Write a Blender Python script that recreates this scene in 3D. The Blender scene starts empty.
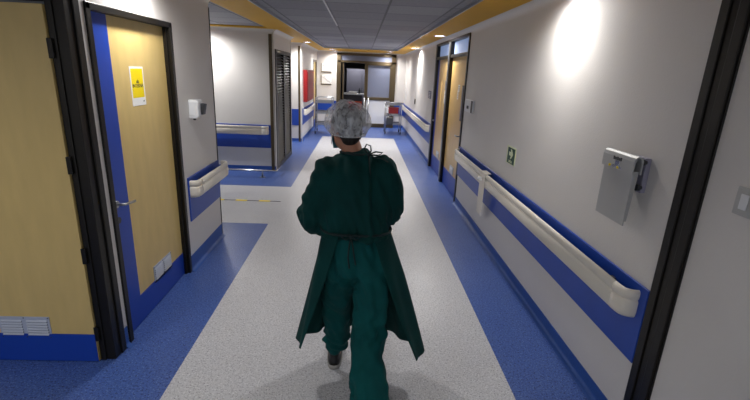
import bpy, bmesh, math, random
from mathutils import Vector, Matrix, noise
random.seed(4)
C = bpy.context.scene.collection
PI = math.pi
# ------------------------------------------------------------------ materials
def lin(c):
    return tuple(((x/255)/12.92 if x/255 <= .04045 else ((x/255+.055)/1.055)**2.4) for x in c)+(1,)
MATS = {}
def mat(name, rgb, rough=.6, metal=0, var=0, vscale=8, bump=0, bscale=60, spec=.5, trans=0, coat=0, stretch=None, sheen=0):
    m = bpy.data.materials.new(name); m.use_nodes = True
    nt = m.node_tree; b = nt.nodes['Principled BSDF']
    b.inputs['Base Color'].default_value = lin(rgb)
    b.inputs['Roughness'].default_value = rough
    b.inputs['Metallic'].default_value = metal
    b.inputs['Specular IOR Level'].default_value = spec
    b.inputs['Transmission Weight'].default_value = trans
    b.inputs['Coat Weight'].default_value = coat
    b.inputs['Sheen Weight'].default_value = sheen
    tc = nt.nodes.new('ShaderNodeTexCoord'); mp = nt.nodes.new('ShaderNodeMapping')
    nt.links.new(tc.outputs['Object'], mp.inputs['Vector'])
    if stretch: mp.inputs['Scale'].default_value = stretch
    if var:
        n = nt.nodes.new('ShaderNodeTexNoise'); n.inputs['Scale'].default_value = vscale; n.inputs['Detail'].default_value = 4
        nt.links.new(mp.outputs['Vector'], n.inputs['Vector'])
        r = nt.nodes.new('ShaderNodeValToRGB')
        l = lin(rgb)
        r.color_ramp.elements[0].position = .3; r.color_ramp.elements[1].position = .7
        r.color_ramp.elements[0].color = tuple(max(0, x*(1-var)) for x in l[:3])+(1,)
        r.color_ramp.elements[1].color = tuple(min(1, x*(1+var)) for x in l[:3])+(1,)
        nt.links.new(n.outputs['Fac'], r.inputs['Fac']); nt.links.new(r.outputs['Color'], b.inputs['Base Color'])
    if bump:
        n = nt.nodes.new('ShaderNodeTexNoise'); n.inputs['Scale'].default_value = bscale; n.inputs['Detail'].default_value = 3
        nt.links.new(mp.outputs['Vector'], n.inputs['Vector'])
        bp = nt.nodes.new('ShaderNodeBump'); bp.inputs['Strength'].default_value = bump; bp.inputs['Distance'].default_value = .01
        nt.links.new(n.outputs['Fac'], bp.inputs['Height']); nt.links.new(bp.outputs['Normal'], b.inputs['Normal'])
    MATS[name] = m
    return m
def emit(name, rgb, s):
    m = bpy.data.materials.new(name); m.use_nodes = True
    b = m.node_tree.nodes['Principled BSDF']
    b.inputs['Base Color'].default_value = lin(rgb)
    b.inputs['Emission Color'].default_value = lin(rgb); b.inputs['Emission Strength'].default_value = s
    return m
def vinyl(name, base, dark, light):
    m = bpy.data.materials.new(name); m.use_nodes = True
    nt = m.node_tree; b = nt.nodes['Principled BSDF']
    tc = nt.nodes.new('ShaderNodeTexCoord')
    def noisy(scale, lo, hi, det=1):
        n = nt.nodes.new('ShaderNodeTexNoise'); n.inputs['Scale'].default_value = scale; n.inputs['Detail'].default_value = det
        nt.links.new(tc.outputs['Object'], n.inputs['Vector'])
        r = nt.nodes.new('ShaderNodeMapRange'); r.inputs[1].default_value = lo; r.inputs[2].default_value = hi
        nt.links.new(n.outputs['Fac'], r.inputs[0]); return r
    def mix(fac, a, c2):
        x = nt.nodes.new('ShaderNodeMix'); x.data_type = 'RGBA'
        nt.links.new(fac.outputs[0], x.inputs[0])
        if isinstance(a, tuple): x.inputs[6].default_value = a
        else: nt.links.new(a.outputs[2], x.inputs[6])
        x.inputs[7].default_value = c2
        return x
    a = mix(noisy(75, .56, .62), lin(base), lin(dark))
    a = mix(noisy(95, .58, .64), a, lin(light))
    a = mix(noisy(120, .64, .69), a, lin(tuple(x*.62 for x in dark)))
    nt.links.new(a.outputs[2], b.inputs['Base Color'])
    w = noisy(1.3, .2, .8, 3); w.inputs[3].default_value = .30; w.inputs[4].default_value = .42
    nt.links.new(w.outputs[0], b.inputs['Roughness'])
    b.inputs['Specular IOR Level'].default_value = .45
    n = nt.nodes.new('ShaderNodeTexNoise'); n.inputs['Scale'].default_value = 4; n.inputs['Detail'].default_value = 5
    nt.links.new(tc.outputs['Object'], n.inputs['Vector'])
    bp = nt.nodes.new('ShaderNodeBump'); bp.inputs['Strength'].default_value = .12; bp.inputs['Distance'].default_value = .02
    nt.links.new(n.outputs['Fac'], bp.inputs['Height']); nt.links.new(bp.outputs['Normal'], b.inputs['Normal'])
    return m
def tile_mat():
    m = bpy.data.materials.new('ceiling_tiles'); m.use_nodes = True
    nt = m.node_tree; b = nt.nodes['Principled BSDF']; b.inputs['Roughness'].default_value = .75
    tc = nt.nodes.new('ShaderNodeTexCoord'); mp = nt.nodes.new('ShaderNodeMapping')
    mp.inputs['Location'].default_value = (.39, -.20, 0)
    nt.links.new(tc.outputs['Object'], mp.inputs['Vector'])
    br = nt.nodes.new('ShaderNodeTexBrick')
    br.offset = 0; br.squash = 1
    br.inputs['Scale'].default_value = 1; br.inputs['Brick Width'].default_value = .64; br.inputs['Row Height'].default_value = .64
    br.inputs['Mortar Size'].default_value = .012; br.inputs['Mortar Smooth'].default_value = .1
    br.inputs['Color1'].default_value = lin((148,148,154)); br.inputs['Color2'].default_value = lin((172,172,177))
    br.inputs['Mortar'].default_value = lin((118,118,121))
    nt.links.new(mp.outputs['Vector'], br.inputs['Vector'])
    n = nt.nodes.new('ShaderNodeTexNoise'); n.inputs['Scale'].default_value = 30; n.inputs['Detail'].default_value = 5
    nt.links.new(tc.outputs['Object'], n.inputs['Vector'])
    mx = nt.nodes.new('ShaderNodeMix'); mx.data_type = 'RGBA'; mx.blend_type = 'MULTIPLY'; mx.inputs[0].default_value = .35
    nt.links.new(br.outputs['Color'], mx.inputs[6]); nt.links.new(n.outputs['Fac'], mx.inputs[7])
    nt.links.new(mx.outputs[2], b.inputs['Base Color'])
    bp = nt.nodes.new('ShaderNodeBump'); bp.inputs['Strength'].default_value = .5; bp.inputs['Distance'].default_value = .01; bp.invert = True
    nt.links.new(br.outputs['Fac'], bp.inputs['Height']); nt.links.new(bp.outputs['Normal'], b.inputs['Normal'])
    return m
def cap_mat():
    m = bpy.data.materials.new('cap_nonwoven'); m.use_nodes = True
    nt = m.node_tree; b = nt.nodes['Principled BSDF']
    b.inputs['Base Color'].default_value = lin((226,228,230)); b.inputs['Roughness'].default_value = .7
    tc = nt.nodes.new('ShaderNodeTexCoord'); n = nt.nodes.new('ShaderNodeTexNoise')
    n.inputs['Scale'].default_value = 55; n.inputs['Detail'].default_value = 8; n.inputs['Distortion'].default_value = .5
    mp = nt.nodes.new('ShaderNodeMapping'); mp.inputs['Scale'].default_value = (1,1,.5)
    nt.links.new(tc.outputs['Object'], mp.inputs['Vector']); nt.links.new(mp.outputs['Vector'], n.inputs['Vector'])
    r = nt.nodes.new('ShaderNodeMapRange'); r.inputs[1].default_value = .38; r.inputs[2].default_value = .72
    r.inputs[3].default_value = .26; r.inputs[4].default_value = .76
    nt.links.new(n.outputs['Fac'], r.inputs[0]); nt.links.new(r.outputs[0], b.inputs['Alpha'])
    bp = nt.nodes.new('ShaderNodeBump'); bp.inputs['Strength'].default_value = .3; bp.inputs['Distance'].default_value = .01
    nt.links.new(n.outputs['Fac'], bp.inputs['Height']); nt.links.new(bp.outputs['Normal'], b.inputs['Normal'])
    return m
WALL = mat('wall_paint', (213,210,206), .48, var=.02, vscale=2, bump=.12, bscale=90)
COVE = mat('cove_paint', (214,210,204), .5)
YEL = mat('ochre_soffit', (210,158,4), .6, var=.04, vscale=3)
TILE = tile_mat()
BLUE = mat('blue_panel', (22,66,162), .38, var=.05, vscale=5)
SKIRT = mat('blue_skirting_vinyl', (44,84,158), .4, var=.12, vscale=120)
FBLUE = vinyl('blue_vinyl_floor', (64,92,160), (42,62,122), (98,124,180))
FWHITE = vinyl('white_vinyl_floor', (192,193,197), (166,168,174), (214,215,218))
FRAME = mat('bronze_frame', (30,27,22), .38, metal=.4, spec=.5)
FRAME2 = mat('bronze_frame_light', (92,80,60), .35, metal=.6)
LOUV = mat('dark_louvre', (50,47,42), .4, metal=.25)
CREAM = mat('handrail_cream', (224,218,206), .38, spec=.5)
STEEL = mat('brushed_steel', (170,172,176), .3, metal=.95)
CHROME = mat('chrome', (210,212,215), .15, metal=1)
GREYM = mat('grey_powder_metal', (176,177,176), .45, metal=.1)
DGREY = mat('dark_grey_plastic', (58,60,64), .5)
BLACK = mat('black_rubber', (18,18,20), .55)
DOORY = mat('door_ochre_laminate', (206,180,116), .38, var=.05, vscale=14, stretch=(1,1,.25))
DOORB = mat('door_blue_laminate', (20,62,164), .35)
WOOD = mat('door_light_wood', (206,170,106), .34, var=.06, vscale=10, stretch=(1,3,.2))
WHITEP = mat('white_plastic', (222,224,226), .35)
PAPER = mat('paper', (232,232,230), .7)
STYEL = mat('sticker_yellow', (240,214,0), .5)
RED = mat('red_enamel', (128,16,20), .4)
ORANGE = mat('orange_laminate', (190,74,36), .45)
GREEN = mat('sign_green', (2,66,44), .5)
SIGNW = mat('sign_photoluminescent', (214,222,180), .5)
GOWN = mat('green_gown_cloth', (2,54,52), .85, var=.18, vscale=7, bump=.25, bscale=420, spec=.2)
TROUS = mat('green_trouser_cloth', (2,72,72), .85, var=.12, vscale=6, bump=.25, bscale=420, spec=.2)
TIE = mat('dark_green_tie', (4,34,34), .8)
SKIN = mat('skin', (178,124,98), .5, var=.05, vscale=12)
HAIR = mat('dark_hair', (24,17,14), .55, var=.4, vscale=90, stretch=(1,1,.15), bump=.5, bscale=120)
CAP = cap_mat()
MASK = mat('mask_light_blue', (110,176,200), .75)
SOLE = mat('grey_sole', (150,148,144), .6)
SHOE = mat('black_shoe', (20,20,22), .5)
VENT = mat('vent_grey', (176,184,200), .4, metal=.1)
LAMP = emit('lamp_glow', (236,228,255), 9)
GLASSF = mat('frosted_glass', (112,118,138), .28, var=.04, vscale=60, spec=.6)
SKYG0 = mat('transom_glass', (96,110,134), .06, spec=1, coat=.6, var=.25, vscale=2.2)
GLOWG = emit('transom_painted_glow', (120,140,178), .45)  # bluish glow painted into the transom panes; no lit room stands behind
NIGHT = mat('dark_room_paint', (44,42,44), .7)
CABG = mat('grey_cabinet', (112,112,126), .5)
EYEW = mat('eye', (230,230,226), .2)
# ------------------------------------------------------------------ mesh helpers
def nb(): return bmesh.new()
def box(bm, x0, x1, y0, y1, z0, z1, mi=0):
    vs = [bm.verts.new((x, y, z)) for x in (x0, x1) for y in (y0, y1) for z in (z0, z1)]
    for q in ((0,1,3,2),(4,6,7,5),(0,4,5,1),(2,3,7,6),(0,2,6,4),(1,5,7,3)):
        f = bm.faces.new([vs[i] for i in q]); f.material_index = mi
    return vs
def tube(bm, p0, p1, r0, r1=None, n=16, caps=True):
    r1 = r0 if r1 is None else r1
    p0 = Vector(p0); p1 = Vector(p1); d = (p1-p0).normalized()
    u = d.orthogonal().normalized(); v = d.cross(u)
    A = [bm.verts.new(p0+(u*math.cos(t)+v*math.sin(t))*r0) for t in [2*PI*i/n for i in range(n)]]
    B = [bm.verts.new(p1+(u*math.cos(t)+v*math.sin(t))*r1) for t in [2*PI*i/n for i in range(n)]]
    for i in range(n): bm.faces.new((A[i], A[(i+1)%n], B[(i+1)%n], B[i])).smooth = True
    if caps: bm.faces.new(A[::-1]); bm.faces.new(B)
def path(bm, pts, r, n=10, close=False):
    pts = [Vector(p) for p in pts]; rings = []; u = None
    N = len(pts)
    for i, p in enumerate(pts):
        if close: d = (pts[(i+1)%N]-pts[i-1]).normalized()
        else: d = (pts[min(i+1, N-1)]-pts[max(i-1, 0)]).normalized()
        if u is None: u = d.orthogonal().normalized()
        u = (u-d*u.dot(d)).normalized(); v = d.cross(u)
        rr = r[i] if isinstance(r, (list, tuple)) else r
        rings.append([bm.verts.new(p+(u*math.cos(t)+v*math.sin(t))*rr) for t in [2*PI*k/n for k in range(n)]])
    M = N if close else N-1
    for i in range(M):
        A, B = rings[i], rings[(i+1)%N]
        for k in range(n): bm.faces.new((A[k], A[(k+1)%n], B[(k+1)%n], B[k])).smooth = True
    if not close: bm.faces.new(rings[0][::-1]); bm.faces.new(rings[-1])
def arc(p, c, q, n=6):    # quadratic bend
    p, c, q = Vector(p), Vector(c), Vector(q)
    return [p*(1-t)**2+c*2*t*(1-t)+q*t*t for t in [i/n for i in range(n+1)]]
def ball(bm, c, r, n=14, m=10):
    if not isinstance(r, (tuple, list)): r = (r, r, r)
    M = Matrix.Translation(c) @ Matrix.Diagonal((*r, 1))
    g = bmesh.ops.create_uvsphere(bm, u_segments=n, v_segments=m, radius=1, matrix=M)
    for f in {f for v in g['verts'] for f in v.link_faces}: f.smooth = True
def loft(bm, secs, n=24):   # secs: (center, rx, ry) horizontal ellipses
    rings = []
    for c, rx, ry in secs:
        rings.append([bm.verts.new((c[0]+rx*math.cos(t), c[1]+ry*math.sin(t), c[2])) for t in [2*PI*k/n for k in range(n)]])
    for A, B in zip(rings, rings[1:]):
        for k in range(n): bm.faces.new((A[k], A[(k+1)%n], B[(k+1)%n], B[k])).smooth = True
    bm.faces.new(rings[0][::-1]); bm.faces.new(rings[-1])
def prism(bm, pts, axis, a, b):   # pts 2D in the other two axes, extruded a..b along axis
    def P(p, t):
        return {'x': (t, p[0], p[1]), 'y': (p[0], t, p[1]), 'z': (p[0], p[1], t)}[axis]
    A = [bm.verts.new(P(p, a)) for p in pts]; B = [bm.verts.new(P(p, b)) for p in pts]
    n = len(pts)
    for i in range(n): bm.faces.new((A[i], A[(i+1)%n], B[(i+1)%n], B[i]))
    bm.faces.new(A[::-1]); bm.faces.new(B)
def wpos(o):
    v = Vector((0, 0, 0))
    while o: v += o.location; o = o.parent
    return v
def obj(name, bm, m, parent=None, bev=0, label=None, norm=True):
    if norm: bmesh.ops.recalc_face_normals(bm, faces=bm.faces[:])
    if parent: bmesh.ops.translate(bm, verts=bm.verts[:], vec=-wpos(parent))
    me = bpy.data.meshes.new(name); bm.to_mesh(me); bm.free()
    for mm in (m if isinstance(m, list) else [m]): me.materials.append(mm)
    o = bpy.data.objects.new(name, me); C.objects.link(o)
    if parent: o.parent = parent
    if bev:
        b = o.modifiers.new('bevel', 'BEVEL'); b.width = bev; b.segments = 2; b.limit_method = 'ANGLE'; b.angle_limit = .7
    if label: o['label'] = label
    return o
def tag(o, label, cat, group=None):
    o['label'] = label; o['category'] = cat
    if group: o['group'] = group
    return o
def thing(name, label, cat, loc, group=None):
    o = bpy.data.objects.new(name, None); C.objects.link(o); o.location = loc; o.empty_display_size = .1
    return tag(o, label, cat, group)
def struct(name, bm, m, bev=0, parent=None):
    o = obj(name, bm, m, parent, bev)
    if not parent: o['kind'] = 'structure'
    return o
def sgroup(name, loc):
    o = bpy.data.objects.new(name, None); C.objects.link(o); o.location = loc; o['kind'] = 'structure'
    return o
def dup(root, loc, label):
    def rec(s, par):
        c = s.copy(); C.objects.link(c); c.parent = par
        for ch in list(s.children): rec(ch, c)
        return c
    r = rec(root, None); r.location = loc; r['label'] = label
    return r
# ------------------------------------------------------------------ constants
XL, XR, ZC = -1.535, 1.475, 2.48
YB = 15.3
# ------------------------------------------------------------------ floor
bm = nb()
def quad(x0, x1, y0, y1, mi):
    f = bm.faces.new([bm.verts.new(p) for p in ((x0,y0,0),(x1,y0,0),(x1,y1,0),(x0,y1,0))]); f.material_index = mi
wl, wr = -1.10, .985
quad(-5.2, wl, -2.2, 5.08, 0); quad(-5.2, wl, 5.08, 6.86, 1); quad(-5.2, wl, 6.86, 15.3, 0)
quad(wl, wr, -2.2, 12.68, 1); quad(wl, wr, 12.68, 15.3, 0); quad(wr, 1.7, -2.2, 15.3, 0)
quad(-5.2, 1.7, 15.3, 19.2, 0)
fl = struct('floor', bm, [FBLUE, FWHITE])
# ------------------------------------------------------------------ walls
bm = nb()
box(bm, XR, XR+.16, 1.86, 6.27, 0, ZC+.04); box(bm, XR, XR+.16, 9.03, YB+.12, 0, ZC+.04)
box(bm, XR, XR+.16, 6.27, 9.03, 2.425, ZC+.04); box(bm, XR, XR+.16, -2.2, 1.86, 0, ZC+.04)
struct('wall_right', bm, WALL)
bm = nb()
box(bm, XL-.15, XL, 2.55, 2.66, 0, ZC+.04); box(bm, XL-.15, XL, 3.72, 4.66, 0, ZC+.04); box(bm, XL-.15, XL, 2.66, 3.72, 2.15, ZC+.04)
struct('wall_left', bm, WALL)
bm = nb(); box(bm, -5.2, XL-.15, 4.50, 4.66, 0, ZC+.04); struct('wall_side_corridor_near', bm, WALL)
bm = nb(); box(bm, -3.2, -2.58, 2.455, 2.57, 0, ZC+.04); box(bm, -2.58, XL-.15, 2.455, 2.57, 2.13, ZC+.04); struct('wall_front_left', bm, WALL)
bm = nb(); box(bm, -3.32, -3.2, -2.2, 2.57, 0, ZC+.04); struct('wall_lobby_left', bm, WALL)
def fill_window(name, axis, w, a, b, z0, z1, cols, par_d=.1):
    g = sgroup(name, (0, 0, 0)); bm = nb()
    def bx(p, q, zz0, zz1, d=.03):
        if axis == 'y': box(bm, p, q, w-d, w+d, zz0, zz1)
        else: box(bm, w-d, w+d, p, q, zz0, zz1)
    for i in range(cols+1):
        t = a+(b-a)*i/cols; bx(t-.03, t+.03, z0, z1)
    bx(a, b, z0, z0+.06); bx(a, b, z1-.06, z1)
    obj('fill_window_frame', bm, FRAME2, g, .004)
bm = nb(); box(bm, -3.32, XR+.16, -2.32, -2.2, 0, .3); box(bm, -3.32, -3.1, -2.32, -2.2, .3, ZC+.04); box(bm, XR-.1, XR+.16, -2.32, -2.2, .3, ZC+.04); struct('wall_lobby_back', bm, WALL)
fill_window('fill_window_1', 'y', -2.26, -3.1, XR-.1, .3, ZC, 4)  # unseen window added so world light fills the corridor from behind the camera
bm = nb()
box(bm, -5.2, XL-.03, 7.93, 8.05, 0, ZC+.04)
struct('wall_alcove', bm, WALL)
bm = nb(); box(bm, -5.3, -5.2, 4.5, 8.05, 0, .5); box(bm, -5.3, -5.2, 4.5, 4.9, .5, ZC+.04); box(bm, -5.3, -5.2, 7.7, 8.05, .5, ZC+.04); struct('wall_side_corridor_end', bm, WALL)
fill_window('fill_window_2', 'x', -5.25, 4.9, 7.7, .5, ZC, 3)  # another added opening, lets ambient world light into the side corridor
bm = nb()
box(bm, XL-.12, XL, 8.05, 9.80, 2.16, ZC+.04); box(bm, XL-.03, XL, 7.93, 8.05, 0, ZC+.04); box(bm, -3.0, XL, 9.74, 9.80, 0, ZC+.04)
struct('wall_left_middle', bm, WALL)
bm = nb()
box(bm, -3.0, XL, 11.45, 11.57, 0, ZC+.04); box(bm, -3.1, -3.0, 9.74, 11.57, 0, ZC+.04)
struct('wall_recess', bm, WALL)
bm = nb(); box(bm, XL-.12, XL, 11.57, 14.25, 0, ZC+.04); struct('wall_left_far', bm, WALL)
bm = nb(); box(bm, XL-.12, XL, 15.2, YB+.1, 0, ZC+.04); box(bm, XL-.12, XL, 14.25, 15.2, 2.15, ZC+.04)
struct('wall_left_end', bm, WALL)
bm = nb()
box(bm, XL-.12, -.86, YB, YB+.12, 0, ZC+.04); box(bm, 1.137, XR, YB, YB+.12, 0, ZC+.04); box(bm, -.86, 1.137, YB, YB+.12, 2.44, ZC+.04)
struct('wall_back', bm, WALL)
# room behind the back door
bm = nb()
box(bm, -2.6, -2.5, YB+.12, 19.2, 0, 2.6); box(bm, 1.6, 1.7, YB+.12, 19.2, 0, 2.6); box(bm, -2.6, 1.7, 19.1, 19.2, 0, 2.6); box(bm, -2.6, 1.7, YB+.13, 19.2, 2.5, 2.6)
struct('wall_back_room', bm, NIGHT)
# ------------------------------------------------------------------ ceiling
bm = nb(); box(bm, -5.2, XR+.1, -2.2, YB+.1, ZC+.02, ZC+.06); struct('ceiling', bm, TILE)
bm = nb()
box(bm, 1.0, XR, -2.2, YB, ZC, ZC+.019)
box(bm, XL-.05, -1.13, -2.2, YB, ZC, ZC+.019)
box(bm, -1.13, 1.0, 13.2, YB, ZC, ZC+.019)
box(bm, -5.2, XL-.05, 7.68, 7.93, ZC, ZC+.019)
box(bm, -3.0, XL-.05, 9.8, 11.45, ZC, ZC+.019)
struct('ceiling_soffit', bm, YEL)
bm = nb()
box(bm, .985, 1.0, -2.2, 13.2, ZC-.012, ZC+.02); box(bm, -1.13, -1.115, -2.2, 13.2, ZC-.012, ZC+.02); box(bm, -1.13, 1.0, 13.185, 13.2, ZC-.01, ZC+.02)
struct('trim_1', bm, STEEL)
bm = nb(); box(bm, -.400, -.384, 4.2, 6.9, ZC+.008, ZC+.02); struct('ceiling_grid_bar', bm, STEEL)
# coves
def cove_pts(x, s):   # s=+1 wall on +x side
    R = .075; pts = [(x, ZC-R)]
    for i in range(1, 8):
        a = i/8*PI/2
        pts.append((x-s*R*(1-math.cos(a)), ZC-R+R*math.sin(a)))
    pts += [(x-s*R, ZC), (x, ZC)]
    return pts
n = 2
for (s, x, a, b) in ((1, XR, -2.2, YB), (-1, XL, 2.47, 4.66), (-1, XL, 7.93, 9.8), (-1, XL, 11.45, YB)):
    bm = nb(); prism(bm, cove_pts(x, s), 'y', a, b); struct('trim_%d' % n, bm, COVE); n += 1
def cove_x(y, a, b):
    global n
    bm = nb(); R = .06; pts = [(y, ZC-R)]+[(y-R*(1-math.cos(i/8*PI/2)), ZC-R+R*math.sin(i/8*PI/2)) for i in range(1, 9)]+[(y, ZC)]
    prism(bm, pts, 'x', a, b); struct('trim_%d' % n, bm, COVE); n += 1
cove_x(7.93, -5.2, XL); cove_x(11.45, -3.0, XL); cove_x(YB, XL, XR)
# ------------------------------------------------------------------ blue bands and skirtings
def band(axis, w, a, b, z0, z1, s, t=.014):
    global n
    bm = nb()
    if axis == 'x': box(bm, min(w, w-s*t), max(w, w-s*t), a, b, z0, z1)
    else: box(bm, a, b, w-t, w, z0, z1)
    struct('trim_%d' % n, bm, BLUE, bev=.005); n += 1
band('x', XR, 1.892, 6.27, .44, .862, 1); band('x', XR, 9.03, YB, .44, .862, 1)
band('x', XL, 3.80, 4.655, .462, .874, -1); band('x', XL, 11.58, 14.2, .44, .862, -1)
band('y', 7.93, -5.2, -1.625, .44, .858, 1); band('y', 11.45, -3.0, XL-.08, .44, .858, 1)
band('y', YB, XL, -.865, .44, .858, 1); band('y', YB, 1.14, XR, .44, .858, 1)
k = 0
def skirt(axis, w, a, b, h, s, name):
    R = .03; bm = nb()
    pts = [(w, 0), (w-s*(R+.012), 0)]
    for i in range(0, 7):
        t = i/6*PI/2
        pts.append((w-s*(.005+R-R*math.sin(t)), .002+R-R*math.cos(t)))
    pts += [(w-s*.005, h), (w, h)]
    prism(bm, pts, 'y' if axis == 'x' else 'x', a, b)
    struct(name, bm, SKIRT)
skirt('x', XR, 1.89, 6.27, .098, 1, 'baseboard_right'); skirt('x', XR, 9.03, YB, .098, 1, 'baseboard_right_far'); skirt('x', XR, -2.2, 1.73, .098, 1, 'baseboard_right_near')
skirt('x', XL, 2.552, 2.60, .14, -1, 'baseboard_left_near'); skirt('x', XL, 3.72, 4.66, .14, -1, 'baseboard_left'); skirt('x', XL, 11.57, 14.2, .1, -1, 'baseboard_left_far')
skirt('y', 7.93, -5.2, -1.54, .1, 1, 'baseboard_alcove'); skirt('y', 11.45, -3, XL, .1, 1, 'baseboard_recess'); skirt('y', YB, XL, -.865, .1, 1, 'baseboard_back_left'); skirt('y', YB, 1.14, XR, .1, 1, 'baseboard_back_right')
# corner strips
def strip(x0, x1, y0, y1, z0, z1, m=FRAME2):
    global n
    bm = nb(); box(bm, x0, x1, y0, y1, z0, z1); struct('trim_%d' % n, bm, m, bev=.003); n += 1
strip(-1.622, -1.565, 7.915, 7.93, .0, 2.405)
strip(XL-.08, XL-.03, 11.435, 11.45, .0, 2.405)
strip(XL-.02, XL+.006, 4.655, 4.672, 0, 2.395, FRAME)
# hazard tape on floor threshold
bm = nb(); box(bm, -5.1, -1.12, 6.02, 6.04, .0005, .003)
t = obj('hazard_tape', bm, BLACK); tag(t, 'thin black and yellow tape line across side corridor mouth', 'tape')
x = -1.27
while x > -5:
    bm = nb(); box(bm, x-.16, x, 6.0, 6.06, .003, .004); obj('yellow_dash', bm, STYEL, t); x -= .33
# ------------------------------------------------------------------ right near frame (structure)
def fluted(bm, x0, x1, y0, y1, z0, z1):
    box(bm, x0, x1, y0, y1, z0, z1)
bm = nb()
box(bm, XR-.008, XR+.02, 1.73, 1.892, 0, ZC); box(bm, XR-.020, XR-.008, 1.735, 1.785, 0, ZC); box(bm, XR-.016, XR-.008, 1.835, 1.886, 0, ZC)
struct('trim_%d' % n, bm, FRAME, bev=.004); n += 1
# left near frame around door_1
bm = nb()
box(bm, -1.612, XL+.004, 2.435, 2.552, 0, 2.19); box(bm, XL-.03, XL+.014, 2.50, 2.552, 0, 2.19)
box(bm, -1.62, -1.585, 2.425, 2.455, 0, 2.19)
box(bm, -2.62, -1.612, 2.435, 2.552, 2.125, 2.19); box(bm, -2.65, -2.56, 2.435, 2.552, 0, 2.19)
struct('trim_%d' % n, bm, FRAME, bev=.004); n += 1
# door_1: leaf facing the viewer, bottom left
d1 = sgroup('door_1', (-1.62, 2.415, 0))
bm = nb(); box(bm, -2.54, -1.622, 2.41, 2.45, .006, 2.112); obj('door_leaf', bm, DOORY, d1, .002)
bm = nb(); box(bm, -2.54, -1.624, 2.405, 2.41, .006, .20); obj('kick_panel', bm, DOORB, d1)
for z in (1.90, 1.28, .73, .20):
    bm = nb(); tube(bm, (-1.611, 2.418, z-.05), (-1.611, 2.418, z+.05), .009, n=12); box(bm, -1.628, -1.602, 2.409, 2.414, z-.05, z+.05)
    obj('hinge', bm, FRAME, d1, .001)
def vent(bm_parent, face, a0, a1, z0, z1, axis='y', s=-1, cols=2, rows=6):
    """louvred plate; face = plane coordinate, a = horizontal coordinate"""
    bm = nb()
    def bx(a, b, d0, d1, z_0, z_1):
        if axis == 'y': box(bm, a, b, min(face+s*d0, face+s*d1), max(face+s*d0, face+s*d1), z_0, z_1)
        else: box(bm, min(face+s*d0, face+s*d1), max(face+s*d0, face+s*d1), a, b, z_0, z_1)
    bx(a0, a1, 0, .004, z0, z1); SL = []
    w = (a1-a0)/cols
    for c in range(cols):
        for r in range(rows):
            zz = z0+.02+(z1-z0-.04)*(r+.5)/rows
            lo = zz-.002; hi = zz+.007
            nf = len(bm.faces); bx(a0+w*c+.014, a0+w*(c+1)-.014, .003, .0045, zz-.010, zz-.001); bm.faces.ensure_lookup_table()
            for f_ in bm.faces[nf:]: f_.material_index = 1
            A = a0+w*c+.014; B = a0+w*(c+1)-.014
            # slanted slat
            if axis == 'y': q = [(A, face+s*.004, hi), (B, face+s*.004, hi), (B, face+s*.011, lo), (A, face+s*.011, lo)]
            else: q = [(face+s*.004, A, hi), (face+s*.004, B, hi), (face+s*.011, B, lo), (face+s*.011, A, lo)]
            top = [bm.verts.new(p) for p in q]; bot = [bm.verts.new((p[0], p[1], p[2]-.003)) for p in q]
            bm.faces.new(top); bm.faces.new(bot[::-1])
            for i in range(4): bm.faces.new((top[i], bot[i], bot[(i+1)%4], top[(i+1)%4]))
    o = obj('vent_grille', bm, [VENT, DGREY], bm_parent)
    for c in range(cols+1):
        for zz in (z0+.008, z1-.008):
            bm = nb(); a = a0+.008+(a1-a0-.016)*c/cols
            p = (a, face+s*.004, zz) if axis == 'y' else (face+s*.004, a, zz)
            q = (a, face+s*.006, zz) if axis == 'y' else (face+s*.006, a, zz)
            tube(bm, p, q, .004, n=8); obj('screw', bm, DGREY, o)
vent(d1, 2.41, -2.19, -1.884, .168, .318)
# door_2 in the left wall
d2 = sgroup('door_2', (-1.58, 2.66, 0))
XD = -1.575
bm = nb(); box(bm, XD-.04, XD, 2.665, 3.70, .006, 2.125); obj('door_leaf', bm, DOORY, d2, .002)
bm = nb(); box(bm, XD, XD+.004, 2.665, 2.885, .006, 2.125); box(bm, XD, XD+.004, 2.885, 3.70, .006, .21); obj('blue_edge_panel', bm, DOORB, d2)
bm = nb()
for (a, b) in ((2.61, 2.655), (3.685, 3.73)):
    box(bm, XD-.06, XL+.012, a, b, 0, 2.155)
box(bm, XD-.06, XL+.012, 2.61, 3.73, 2.12, 2.16)
box(bm, XD-.06, XL-.012, 3.665, 3.69, 0, 2.13)
obj('door_frame', bm, FRAME, d2, .004)
vent(d2, XD, 3.12, 3.43, .185, .325, axis='x', s=1)
bm = nb(); path(bm, [(XD+.004, 2.74, .955), (XD+.045, 2.74, .955)]+arc((XD+.05, 2.742, .955), (XD+.058, 2.75, .955), (XD+.06, 2.77, .953))+[(XD+.06, 2.86, .945)], .009)
hd = obj('door_handle', bm, STEEL, d2)
bm = nb(); tube(bm, (XD+.003, 2.74, .955), (XD+.010, 2.74, .955), .024); obj('rose', bm, STEEL, hd)
bm = nb(); tube(bm, (XD+.003, 2.74, .845), (XD+.009, 2.74, .845), .022); obj('lock_rose', bm, DGREY, hd)
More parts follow.
